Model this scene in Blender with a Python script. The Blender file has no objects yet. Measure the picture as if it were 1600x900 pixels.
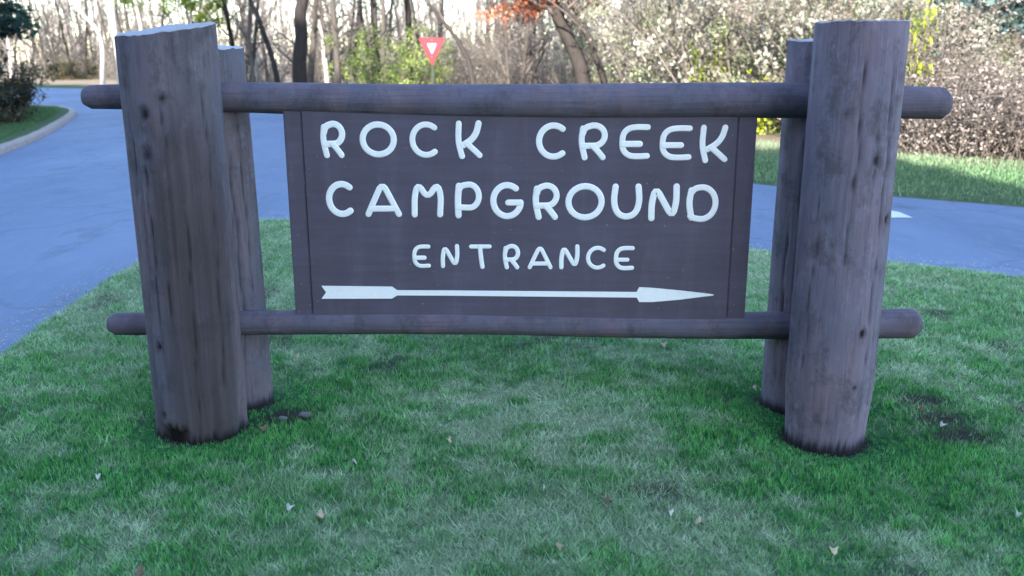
import bpy, math, random
import numpy as np
from math import radians, sin, cos, pi, tan, atan, sqrt

S = bpy.context.scene
COL = S.collection

# ------------------------------------------------------------------ camera
H = 1.55
PITCH = radians(14.3)
F = 1400.0
cam_d = bpy.data.cameras.new("camera")
cam = bpy.data.objects.new("camera", cam_d)
COL.objects.link(cam)
cam.location = (0, 0, H)
cam.rotation_euler = (radians(90) - PITCH, radians(0.1), 0)
cam_d.sensor_width = 36.0
cam_d.lens = 36.0 * F / 1600.0
cam_d.clip_start = 0.05
cam_d.clip_end = 2000
cam_d.dof.use_dof = True
cam_d.dof.focus_distance = 3.9
cam_d.dof.aperture_fstop = 2.8
S.camera = cam

# ------------------------------------------------------------------ light
SUN_EL = radians(22)
SUN_TRAVEL = radians(8)           # heading of the light, measured from +Y towards +X
w = bpy.data.worlds.new("World")
S.world = w
w.use_nodes = True
nt = w.node_tree
nt.nodes.clear()
sky = nt.nodes.new("ShaderNodeTexSky")
sky.sky_type = 'NISHITA'
sky.sun_disc = False
sky.sun_elevation = SUN_EL
sky.sun_rotation = pi + SUN_TRAVEL
sky.air_density = 1.0
sky.dust_density = 0.6
sky.ozone_density = 1.6
bg = nt.nodes.new("ShaderNodeBackground")
bg.inputs[1].default_value = 0.15
out = nt.nodes.new("ShaderNodeOutputWorld")
nt.links.new(sky.outputs[0], bg.inputs[0])
nt.links.new(bg.outputs[0], out.inputs[0])
sun_d = bpy.data.lights.new("sun", 'SUN')
sun_d.energy = 3.2
sun_d.angle = radians(0.5)
sun_d.color = (1.0, 0.93, 0.84)
sun = bpy.data.objects.new("sun", sun_d)
COL.objects.link(sun)
sun.rotation_euler = (radians(90) - SUN_EL, 0, -SUN_TRAVEL)
sun.location = (0, -20, 30)
S.view_settings.view_transform = 'Standard'
S.view_settings.look = 'None'
S.view_settings.gamma = 1
S.view_settings.exposure = 2.5

# ------------------------------------------------------------------ numeric helpers
def _hash(ix, iy, s):
    n = (ix.astype(np.int64) * 374761393 + iy.astype(np.int64) * 668265263 + s * 974711) & 0x7fffffff
    n = ((n ^ (n >> 13)) * 1274126177) & 0x7fffffff
    n = n ^ (n >> 16)
    return (n & 0xffff) / 65535.0

def vnoise(x, y, s=0):
    x = np.asarray(x, float); y = np.asarray(y, float)
    ix = np.floor(x); iy = np.floor(y)
    fx = x - ix; fy = y - iy
    fx = fx * fx * (3 - 2 * fx); fy = fy * fy * (3 - 2 * fy)
    a = _hash(ix, iy, s); b = _hash(ix + 1, iy, s); c = _hash(ix, iy + 1, s); d = _hash(ix + 1, iy + 1, s)
    return (a * (1 - fx) + b * fx) * (1 - fy) + (c * (1 - fx) + d * fx) * fy

def fbm(x, y, s=0, o=4):
    v = 0; a = 0.5; t = 0
    for k in range(o):
        v = v + a * vnoise(np.asarray(x) * 2 ** k, np.asarray(y) * 2 ** k, s + k * 17); t += a; a *= 0.55
    return v / t

def sstep(a, b, x):
    t = np.clip((np.asarray(x, float) - a) / (b - a), 0, 1)
    return t * t * (3 - 2 * t)

def ray(u, v):
    x = (u - 800) / F; y = (450 - v) / F
    return np.array([x, cos(PITCH) + y * sin(PITCH), -sin(PITCH) + y * cos(PITCH)])

def at(u, v, Y):                 # measured point of the photograph at distance Y
    d = ray(u, v); t = Y / d[1]
    return np.array([d[0] * t, Y, H + d[2] * t])

def on_ground(u, v, z=0.0):
    d = ray(u, v); t = (z - H) / d[2]
    return np.array([d[0] * t, d[1] * t, z])

# ------------------------------------------------------------------ objects
def link(o, parent=None):
    COL.objects.link(o)
    if parent is not None:
        o.parent = parent
    return o

def tag(o, label=None, cat=None, group=None, kind=None):
    if label: o['label'] = label
    if cat: o['category'] = cat
    if group: o['group'] = group
    if kind: o['kind'] = kind
    return o

def empty(name, loc=(0, 0, 0), rz=0.0, s=1.0):
    o = bpy.data.objects.new(name, None)
    o.empty_display_size = 0.2
    o.location = loc; o.rotation_euler = (0, 0, rz); o.scale = (s, s, s)
    return link(o)

def copy_thing(o, loc, rz=0.0, s=1.0, label=None, group=None):
    r = o.copy(); COL.objects.link(r)
    r.location = loc; r.rotation_euler = (0, 0, rz)
    r.scale = (s, s, s) if not isinstance(s, tuple) else s
    if label: r['label'] = label
    if group: r['group'] = group
    for ch in list(o.children):
        c = ch.copy(); COL.objects.link(c); c.parent = r
        for g in list(ch.children):
            d = g.copy(); COL.objects.link(d); d.parent = c
    return r

class MB:
    """collects vertices, faces and per-vertex attributes"""
    def __init__(self):
        self.v = []; self.f = []; self.n = 0; self.attr = {}
    def add(self, verts, faces, **attrs):
        verts = np.asarray(verts, float)
        self.v.append(verts)
        b = self.n
        self.f.extend([tuple(i + b for i in f) for f in faces])
        self.n += len(verts)
        for k, a in attrs.items():
            self.attr.setdefault(k, []).append((b, np.broadcast_to(np.asarray(a, float), (len(verts),))))
        return b
    def mesh(self, name, mat, smooth=True):
        me = bpy.data.meshes.new(name)
        v = np.concatenate(self.v) if self.v else np.zeros((0, 3))
        me.from_pydata(v.tolist(), [], self.f)
        for k, lst in self.attr.items():
            arr = np.zeros(len(v))
            for b, a in lst: arr[b:b + len(a)] = a
            at_ = me.attributes.new(k, 'FLOAT', 'POINT')
            at_.data.foreach_set('value', arr.astype(np.float32))
        me.materials.append(mat)
        if smooth:
            me.polygons.foreach_set('use_smooth', [True] * len(me.polygons))
        me.update()
        return me
    def build(self, name, mat, parent=None, smooth=True):
        return link(bpy.data.objects.new(name, self.mesh(name, mat, smooth)), parent)

def tube(mb, pts, rad, sides=6, cap=True, **attrs):
    pts = np.asarray(pts, float); n = len(pts)
    rad = np.broadcast_to(np.asarray(rad, float), (n,))
    t = np.gradient(pts, axis=0); t /= np.linalg.norm(t, axis=1)[:, None] + 1e-9
    ref = np.array([0, 0, 1.0]) if abs(t[0][2]) < 0.8 else np.array([1.0, 0, 0])
    a = np.cross(t, ref); a /= np.linalg.norm(a, axis=1)[:, None] + 1e-9
    b = np.cross(t, a)
    th = np.arange(sides) / sides * 2 * pi
    V = pts[:, None, :] + rad[:, None, None] * (a[:, None, :] * np.cos(th)[None, :, None] + b[:, None, :] * np.sin(th)[None, :, None])
    faces = []
    for i in range(n - 1):
        for j in range(sides):
            k = (j + 1) % sides
            faces.append((i * sides + j, i * sides + k, (i + 1) * sides + k, (i + 1) * sides + j))
    if cap:
        faces.append(tuple(range(sides))[::-1]); faces.append(tuple((n - 1) * sides + j for j in range(sides)))
    mb.add(V.reshape(-1, 3), faces, **attrs)

def ribbon(mb, p0, p1, p2, w, side, **attrs):
    side = np.asarray(side, float) * w
    mb.add([p0 - side, p0 + side, p1 + side * .7, p1 - side * .7, p2], [(0, 1, 2, 3), (3, 2, 4)], **attrs)

def box(mb, x0, x1, y0, y1, z0, z1, bev=0.0, **attrs):
    b = bev
    vs = []; fs = []
    xs = [(x0, x0 + b), (x1, x1 - b)]
    if b <= 0:
        vs = [(x, y, z) for x in (x0, x1) for y in (y0, y1) for z in (z0, z1)]
        fs = [(0, 1, 3, 2), (4, 6, 7, 5), (0, 4, 5, 1), (2, 3, 7, 6), (0, 2, 6, 4), (1, 5, 7, 3)]
        mb.add(vs, fs, **attrs); return
    import bmesh
    bm = bmesh.new()
    V = [bm.verts.new((x, y, z)) for x in (x0, x1) for y in (y0, y1) for z in (z0, z1)]
    for f in [(0, 1, 3, 2), (4, 6, 7, 5), (0, 4, 5, 1), (2, 3, 7, 6), (0, 2, 6, 4), (1, 5, 7, 3)]:
        bm.faces.new([V[i] for i in f])
    bmesh.ops.bevel(bm, geom=list(bm.edges), offset=b, segments=2, affect='EDGES')
    bm.verts.index_update()
    mb.add([tuple(v.co) for v in bm.verts], [tuple(v.index for v in f.verts) for f in bm.faces], **attrs)
    bm.free()

def raw_tris(name, V, attrs, mat, parent=None, k=3):
    """V: (N*k,3) unshared vertices, k per face"""
    n = len(V); m = n // k
    me = bpy.data.meshes.new(name)
    me.vertices.add(n); me.vertices.foreach_set('co', V.astype(np.float32).ravel())
    me.loops.add(n); me.loops.foreach_set('vertex_index', np.arange(n, dtype=np.int32))
    me.polygons.add(m)
    me.polygons.foreach_set('loop_start', np.arange(m, dtype=np.int32) * k)
    me.polygons.foreach_set('loop_total', np.full(m, k, dtype=np.int32))
    for kk, a in attrs.items():
        at_ = me.attributes.new(kk, 'FLOAT', 'POINT')
        at_.data.foreach_set('value', a.astype(np.float32))
    me.materials.append(mat)
    me.update(calc_edges=True)
    if name is None: return me
    return link(bpy.data.objects.new(name, me), parent)

# ------------------------------------------------------------------ materials
def newmat(name, rough=0.8, spec=0.3):
    m = bpy.data.materials.new(name); m.use_nodes = True
    t = m.node_tree; t.nodes.clear()
    o = t.nodes.new("ShaderNodeOutputMaterial"); p = t.nodes.new("ShaderNodeBsdfPrincipled")
    p.inputs['Roughness'].default_value = rough
    p.inputs['Specular IOR Level'].default_value = spec
    t.links.new(p.outputs[0], o.inputs[0])
    return m, t, p

def N(t, typ, **kw):
    n = t.nodes.new(typ)
    for k, v in kw.items(): setattr(n, k, v)
    return n

def mix(t, fac, a, b, mode='MIX'):
    n = t.nodes.new("ShaderNodeMix"); n.data_type = 'RGBA'; n.blend_type = mode
    for sock, val in ((n.inputs[0], fac), (n.inputs[6], a), (n.inputs[7], b)):
        if isinstance(val, (int, float)): sock.default_value = val
        elif isinstance(val, (tuple, list)): sock.default_value = (*val[:3], 1)
        else: t.links.new(val, sock)
    return n.outputs[2]

def noise(t, scale, detail=4, rough=0.6, stretch=None, coord='Object'):
    tc = N(t, "ShaderNodeTexCoord"); n = N(t, "ShaderNodeTexNoise")
    n.inputs['Scale'].default_value = scale; n.inputs['Detail'].default_value = detail
    n.inputs['Roughness'].default_value = rough
    src = tc.outputs[coord]
    if stretch:
        mp = N(t, "ShaderNodeMapping"); mp.inputs['Scale'].default_value = stretch
        t.links.new(src, mp.inputs[0]); src = mp.outputs[0]
    t.links.new(src, n.inputs[0])
    return n.outputs[0]

def ramp(t, val, a, b, c0=(0, 0, 0), c1=(1, 1, 1)):
    r = N(t, "ShaderNodeValToRGB")
    r.color_ramp.elements[0].position = a; r.color_ramp.elements[1].position = b
    r.color_ramp.elements[0].color = (*c0, 1); r.color_ramp.elements[1].color = (*c1, 1)
    t.links.new(val, r.inputs[0]); return r.outputs[0]

def attr(t, name):
    a = N(t, "ShaderNodeAttribute"); a.attribute_name = name; return a.outputs['Fac']

def bump(t, p, h, strength=0.4, dist=0.01):
    b = N(t, "ShaderNodeBump"); b.inputs['Strength'].default_value = strength; b.inputs['Distance'].default_value = dist
    t.links.new(h, b.inputs['Height']); t.links.new(b.outputs[0], p.inputs['Normal'])

def m_log(name, c1, c2, cw, grain=(24, 24, 1.0)):
    m, t, p = newmat(name, 0.82, 0.15)
    g = noise(t, 4.0, 6, 0.65, grain)
    hue = noise(t, 3.1, 4, .6, (1, 1, .5))
    blot = noise(t, 5.0, 5, 0.6, (1, 1, .55))
    wear = noise(t, 17.0, 6, 0.75, (1, 1, .6))
    grime = noise(t, 8.0, 6, 0.75, (1, 1, .7))
    c = mix(t, ramp(t, blot, .35, .68), c1, c2)
    c = mix(t, ramp(t, wear, .52, .74), c, cw)
    c = mix(t, ramp(t, hue, .42, .62, (0, 0, 0), (.55, .55, .55)), c, (.115, .12, .16))
    hue2 = noise(t, 5.3, 4, .6, (1.4, 1.4, .35))
    c = mix(t, ramp(t, hue2, .5, .7, (0, 0, 0), (.5, .5, .5)), c, (.21, .15, .17))
    c = mix(t, ramp(t, g, .30, .5, (.4, .4, .4), (0, 0, 0)), c, (.05, .046, .052))
    c = mix(t, ramp(t, grime, .52, .64, (0, 0, 0), (.6, .6, .6)), c, (.062, .058, .066))
    c = mix(t, attr(t, 'stain'), c, (.05, .04, .04))
    spots = noise(t, 30, 4, 0.65, (1, 1, .8))
    c = mix(t, ramp(t, spots, .70, .80), c, (.04, .033, .03))
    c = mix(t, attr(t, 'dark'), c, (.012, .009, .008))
    c = mix(t, attr(t, 'cutend'), c, (.42, .43, .46))
    t.links.new(c, p.inputs['Base Color'])
    mm = N(t, "ShaderNodeMath", operation='ADD'); t.links.new(g, mm.inputs[0]); t.links.new(wear, mm.inputs[1])
    bump(t, p, mm.outputs[0], 0.6, 0.006)
    return m

M_POST_L = m_log('post_wood_brown', (.105, .085, .098), (.14, .118, .138), (.19, .17, .21))
M_POST_R = m_log('post_wood_weathered', (.16, .13, .17), (.20, .165, .215), (.26, .225, .29))
M_RAIL = m_log('rail_wood', (.105, .088, .115), (.125, .108, .145), (.16, .14, .18), (1.0, 24, 24))

def m_board():
    m, t, p = newmat('board_paint', 0.7, 0.2)
    g = noise(t, 3.0, 6, 0.6, (.8, 8, 12))
    b = noise(t, 3.2, 5, 0.65)
    c = mix(t, ramp(t, b, .35, .7), (.090, .076, .105), (.115, .103, .145))
    st = noise(t, 5.0, 5, .65, (2.2, 1, .35)); c = mix(t, ramp(t, st, .52, .72, (0, 0, 0), (.5, .5, .5)), c, (.15, .14, .18))
    c = mix(t, ramp(t, g, .35, .7, (.4, .4, .4), (0, 0, 0)), c, (.07, .056, .066))
    sp = noise(t, 60, 2, .5)
    c = mix(t, ramp(t, sp, .70, .76, (0, 0, 0), (.6, .6, .6)), c, (.25, .25, .28))
    t.links.new(c, p.inputs['Base Color']); bump(t, p, g, .35, .004)
    return m
M_BOARD = m_board()

def m_plain(name, c, c2=None, rough=.6, sc=20, spec=.3, bmp=.1):
    m, t, p = newmat(name, rough, spec)
    n = noise(t, sc, 4, .6)
    t.links.new(mix(t, ramp(t, n, .3, .7), c, c2 or tuple(x * .8 for x in c)), p.inputs['Base Color'])
    bump(t, p, n, bmp, .002)
    return m
M_WHITE = m_plain('white_letter_paint', (.90, .90, .88), (.84, .84, .83), .5, 60)
M_RED = m_plain('sign_red', (.20, .006, .018), (.17, .006, .018), .4, 30)
M_SIGNW = m_plain('sign_white', (.62, .34, .40), (.5, .26, .32), .4, 30)
M_POLE = m_plain('green_steel', (.02, .035, .025), (.015, .025, .02), .5, 30)
M_METAL = m_plain('zinc', (.4, .4, .4), (.3, .3, .3), .4, 30)

def m_grass(name):
    m, t, p = newmat(name, 0.75, 0.15)
    r = attr(t, 'rnd'); s = attr(t, 'straw')
    green = mix(t, r, (.032, .19, .04), (.17, .55, .13))
    straw = mix(t, r, (.22, .34, .18), (.62, .72, .52))
    c = mix(t, s, green, straw)
    c = mix(t, attr(t, 'soil'), c, (.05, .045, .04))
    t.links.new(c, p.inputs['Base Color'])
    if 'blade' in name:
        tr = N(t, "ShaderNodeBsdfTranslucent"); t.links.new(c, tr.inputs[0])
        ms = N(t, "ShaderNodeMixShader"); ms.inputs[0].default_value = .3
        o = [n for n in t.nodes if n.type == 'OUTPUT_MATERIAL'][0]
        t.links.new(p.outputs[0], ms.inputs[1]); t.links.new(tr.outputs[0], ms.inputs[2]); t.links.new(ms.outputs[0], o.inputs[0])
    return m
M_BLADE = m_grass('grass_blade')

def m_lawn():
    m, t, p = newmat('lawn_turf', .95, .05)
    n1 = noise(t, 35, 5, .7); n2 = noise(t, 110, 3, .6)
    green = mix(t, ramp(t, n1, .3, .7), (.02, .09, .035), (.05, .17, .07))
    straw = mix(t, ramp(t, n2, .3, .7), (.14, .19, .10), (.34, .38, .25))
    c = mix(t, attr(t, 'straw'), green, straw)
    c = mix(t, ramp(t, n2, .55, .68), c, (.02, .04, .025))
    c = mix(t, attr(t, 'soil'), c, (.045, .04, .036))
    t.links.new(c, p.inputs['Base Color']); bump(t, p, n1, .8, .03)
    return m
M_LAWN = m_lawn()

def m_verge():
    m, t, p = newmat('verge_turf', .95, .05)
    n1 = noise(t, 9, 5, .7); n2 = noise(t, 40, 4, .65)
    green = mix(t, ramp(t, n1, .3, .7), (.05, .085, .045), (.11, .15, .075))
    litter = mix(t, ramp(t, n2, .35, .65), (.16, .115, .08), (.36, .29, .21))
    c = mix(t, attr(t, 'litter'), green, litter)
    t.links.new(c, p.inputs['Base Color']); bump(t, p, n2, .8, .04)
    return m
M_VERGE = m_verge()

def m_asphalt():
    m, t, p = newmat('asphalt', .75, .35)
    n1 = noise(t, .45, 5, .6, (1.4, .5, 1)); n2 = noise(t, 90, 3, .7); n3 = noise(t, 2.2, 6, .65, (1.0, .35, 1))
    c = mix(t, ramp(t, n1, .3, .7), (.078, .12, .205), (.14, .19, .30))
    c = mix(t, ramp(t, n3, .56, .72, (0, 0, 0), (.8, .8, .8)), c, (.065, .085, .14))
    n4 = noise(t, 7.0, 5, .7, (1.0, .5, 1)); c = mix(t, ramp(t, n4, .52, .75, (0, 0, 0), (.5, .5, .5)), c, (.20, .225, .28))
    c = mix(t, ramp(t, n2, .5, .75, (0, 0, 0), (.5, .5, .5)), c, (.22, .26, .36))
    wv = N(t, "ShaderNodeTexVoronoi"); wv.feature = 'DISTANCE_TO_EDGE'; wv.inputs['Scale'].default_value = .38
    tc = N(t, "ShaderNodeTexCoord"); nz = N(t, "ShaderNodeTexNoise"); nz.inputs['Scale'].default_value = 1.3; nz.inputs['Detail'].default_value = 5
    t.links.new(tc.outputs['Object'], nz.inputs[0])
    ad = N(t, "ShaderNodeMixRGB"); ad.blend_type = 'ADD'; ad.inputs[0].default_value = 1.0
    t.links.new(tc.outputs['Object'], ad.inputs[1]); t.links.new(nz.outputs['Color'], ad.inputs[2]); t.links.new(ad.outputs[0], wv.inputs[0])
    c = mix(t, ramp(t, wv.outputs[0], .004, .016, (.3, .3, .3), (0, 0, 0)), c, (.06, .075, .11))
    t.links.new(c, p.inputs['Base Color']); bump(t, p, n2, .5, .006)
    return m
M_ASPHALT = m_asphalt()
M_KERB = m_plain('kerb_concrete', (.36, .30, .28), (.24, .2, .19), .85, 9, .2, .5)
M_PEBBLE = m_plain('pebble', (.42, .41, .44), (.25, .24, .27), .85, 40)
M_STONE = m_plain('stone', (.16, .155, .165), (.10, .095, .10), .85, 30)
M_MARK = m_plain('road_paint', (.62, .64, .68), (.5, .52, .56), .7, 20)
M_GROUND = m_plain('leaf_litter', (.2, .15, .11), (.12, .1, .07), .95, 4, .05)
M_LEAFT = m_plain('leaf_tan', (.5, .42, .3), (.38, .28, .18), .7, 60)
M_LEAFO = m_plain('leaf_rust', (.20, .12, .08), (.14, .085, .06), .7, 60)
M_LEAFP = m_plain('leaf_pale', (.5, .52, .44), (.4, .42, .35), .7, 60)

def m_bark(name, a, b):
    m, t, p = newmat(name, .9, .1)
    n = noise(t, 3.5, 6, .7, (3, 3, .7))
    oi = N(t, "ShaderNodeObjectInfo")
    c = mix(t, ramp(t, n, .3, .7), a, b)
    c = mix(t, ramp(t, oi.outputs['Random'], 0, 1, (.0, .0, .0), (.12, .12, .12)), c, (.4, .36, .33))
    t.links.new(c, p.inputs['Base Color']); bump(t, p, n, .7, .03)
    return m
M_BARK = m_bark('bark_grey', (.038, .032, .028), (.095, .08, .07))
M_BARKD = m_bark('bark_dark', (.012, .010, .010), (.034, .028, .026))
M_BARKP = m_bark('bark_pale', (.3, .27, .24), (.46, .42, .38))
M_TWIG = m_bark('twig', (.075, .063, .055), (.18, .152, .135))
M_TWIGP = m_bark('twig_hazed', (.12, .105, .10), (.25, .225, .215))  # far twigs coloured paler in place of distance haze

def m_leaf(name, a, b, trans=.35):
    m, t, p = newmat(name, .7, .15)
    r = attr(t, 'rnd')
    oi = N(t, "ShaderNodeObjectInfo")
    c = mix(t, r, a, b)
    hs = N(t, "ShaderNodeHueSaturation")
    mr = N(t, "ShaderNodeMapRange"); mr.inputs[3].default_value = .85; mr.inputs[4].default_value = 1.15
    t.links.new(oi.outputs['Random'], mr.inputs[0]); t.links.new(mr.outputs[0], hs.inputs['Value']); t.links.new(c, hs.inputs['Color'])
    c = hs.outputs[0]
    t.links.new(c, p.inputs['Base Color'])
    tr = N(t, "ShaderNodeBsdfTranslucent"); t.links.new(c, tr.inputs[0])
    ms = N(t, "ShaderNodeMixShader"); ms.inputs[0].default_value = trans
    o = [n for n in t.nodes if n.type == 'OUTPUT_MATERIAL'][0]
    t.links.new(p.outputs[0], ms.inputs[1]); t.links.new(tr.outputs[0], ms.inputs[2]); t.links.new(ms.outputs[0], o.inputs[0])
    return m
M_CREAM = m_leaf('leaf_cream', (.20, .185, .14), (.44, .42, .35))
M_PINK = m_leaf('leaf_pinkish', (.28, .23, .205), (.50, .43, .39))
M_SAGE = m_leaf('leaf_sage', (.14, .165, .08), (.36, .41, .24))
M_TAN = m_leaf('leaf_tan_brush', (.22, .175, .14), (.46, .39, .33))
M_OLIVE = m_leaf('leaf_olive', (.08, .13, .025), (.34, .42, .12))
M_YELLOW = m_leaf('leaf_yellow', (.18, .26, .02), (.5, .56, .06))
M_ORANGE = m_leaf('leaf_orange', (.34, .10, .05), (.62, .27, .15))
M_EVER = m_leaf('leaf_evergreen', (.012, .035, .03), (.05, .10, .075), .15)
M_EVERB = m_leaf('leaf_evergreen_blue', (.03, .06, .06), (.11, .16, .16), .15)
M_DARKSH = m_leaf('leaf_dark_shrub', (.03, .035, .02), (.13, .11, .06), .2)

# ------------------------------------------------------------------ outlines of the ground
LAWN = [(-2.35, -14), (-2.7, 0), (-2.86, 4.6), (-2.98, 5.4), (-3.05, 6.6), (-3.0, 7.7), (-2.92, 8.4), (-2.72, 8.95), (-2.3, 9.0), (-1.2, 8.72),
        (2.1, 7.52), (3.1, 7.05), (3.85, 6.5), (5.4, 5.3), (9, 2.2), (14, -2.5), (20, -9), (22, -14)]
FAR = [(60, -42), (30, -13), (16, -.6), (10, 5.1), (7.2, 7.9), (5.5, 9.56), (4.4, 10.3), (3.15, 11.3), (1.6, 13.2), (-.8, 17.5), (-3.4, 22.5), (-6.2, 26.5),
       (-9.2, 30), (-13, 37), (-17, 44.5), (-23, 51.5), (-32, 56), (-46, 60), (-70, 64), (-120, 68)]
LEFT = [(-6.0, -40), (-6.3, -20), (-6.6, 0), (-7.3, 9), (-8.2, 13.5), (-8.8, 15.6), (-9.7, 18.6), (-10.7, 21.3), (-11.8, 24.2), (-13.0, 27.2), (-14.2, 29.3),
        (-16, 30.9), (-19, 32.0), (-24, 32.8), (-40, 34), (-70, 36), (-120, 38)]

def resample(P, step):
    P = np.asarray(P, float); out_ = [P[0]]
    for a, b in zip(P[:-1], P[1:]):
        n = max(1, int(np.linalg.norm(b - a) / step))
        for i in range(1, n + 1): out_.append(a + (b - a) * i / n)
    return np.array(out_)

def chaikin(P, it=2):
    P = np.asarray(P, float)
    for _ in range(it):
        Q = [P[0]]
        for a, b in zip(P[:-1], P[1:]): Q += [a * .75 + b * .25, a * .25 + b * .75]
        Q.append(P[-1]); P = np.array(Q)
    return P

lawn_p = chaikin(LAWN, 2)
LC = np.array([0.3, 1.0])
_ang = np.arctan2(lawn_p[:, 0] - LC[0], lawn_p[:, 1] - LC[1])

def lawn_radius(x, y):
    """distance from the lawn's centre to its edge in the direction of (x, y)"""
    a = np.arctan2(np.asarray(x) - LC[0], np.asarray(y) - LC[1])
    closed_a = np.concatenate([_ang, [_ang[0] + 2 * pi]])
    # edge radius by interpolation of 1/r-projected segments, dense enough for a smooth edge
    P = resample(np.vstack([lawn_p, lawn_p[:1]]), .05)
    A = np.unwrap(np.arctan2(P[:, 0] - LC[0], P[:, 1] - LC[1])); R = np.hypot(P[:, 0] - LC[0], P[:, 1] - LC[1])
    o = np.argsort(A); A = A[o]; R = R[o]
    a = (a - A[0]) % (2 * pi) + A[0]
    return np.interp(a, A, R)

POSTS = dict(fl=(-1.345, 3.625), fr=(1.328, 3.545), rl=(-1.285, 3.965), rr=(1.315, 3.935))

def lawn_z(x, y):
    x = np.asarray(x, float); y = np.asarray(y, float)
    z = .02 + .035 * (fbm(x * .7, y * .7, 3, 3) - .5) + .02 * (fbm(x * 4, y * 4, 9, 3) - .5)
    for px, py in (POSTS['rl'], POSTS['rr']):
        z = z - .045 * np.exp(-((x - px) ** 2 + (y - py - .1) ** 2) / .12)
    for px, py in (POSTS['fl'], POSTS['fr']):
        z = z - (.03 if px < 0 else .06) * np.exp(-((x - px) ** 2 + (y - py) ** 2) / .07)
    r = np.hypot(x - LC[0], y - LC[1]); e = lawn_radius(x, y)
    edge = sstep(0, .35, e - r)
    return z * edge - .03 * (1 - edge)

def lawn_straw(x, y):
    x = np.asarray(x, float); y = np.asarray(y, float)
    n = fbm(x * 1.6 + 3, y * 1.3, 21, 4); n2 = fbm(x * 7, y * 9, 33, 4)
    s = .8 * sstep(.44, .68, n * .4 + n2 * .6) + .30 * sstep(.5, .62, vnoise(x * 26, y * 34, 91)) + .25 * sstep(.55, .7, vnoise(x * 13, y * 17, 92))
    mid = np.exp(-((x - .05) / .65) ** 2 - ((y - 3.75) / .45) ** 2)
    mid2 = np.exp(-((x + .35) / .5) ** 2 - ((y - 2.6) / .25) ** 2) * .4
    far = sstep(4.3, 6.3, y) * .55
    s = s + 1.0 * mid * sstep(.25, .62, n2) + mid2 * n2 * 1.6 + far * (.5 + .8 * n)
    for px, py in POSTS.values():
        s = s - .7 * np.exp(-((x - px) ** 2 + (y - py + .15) ** 2) / .22)
    r = np.hypot(x - LC[0], y - LC[1]); e = lawn_radius(x, y)
    s = s + .5 * (1 - sstep(0, .45, e - r))
    return np.clip(s * .72 + .10, 0, 1)

SOIL_SPOTS = [(on_ground(452, 655), .13, .06), (on_ground(1470, 662), .12, .05), (on_ground(1438, 632), .12, .05), (on_ground(1500, 690), .15, .05)]
def lawn_soil(x, y):
    s = np.zeros_like(np.asarray(x, float))
    nn = fbm(np.asarray(x) * 14, np.asarray(y) * 14, 5, 3)
    for p, r, ry in SOIL_SPOTS:
        s = s + 1.3 * np.exp(-((x - p[0]) / r) ** 2 - ((y - p[1]) / ry / 1.6) ** 2)
    for px, py in POSTS.values():
        s = s + 1.5 * np.exp(-(np.maximum(0, np.hypot(x - px, y - py) - .165) / .022) ** 2) * (nn > .45)
    s = s + .6 * sstep(.66, .78, fbm(np.asarray(x) * 3 + 7, np.asarray(y) * 3, 61, 3))
    return np.clip(s * (.55 + nn), 0, 1)

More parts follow.
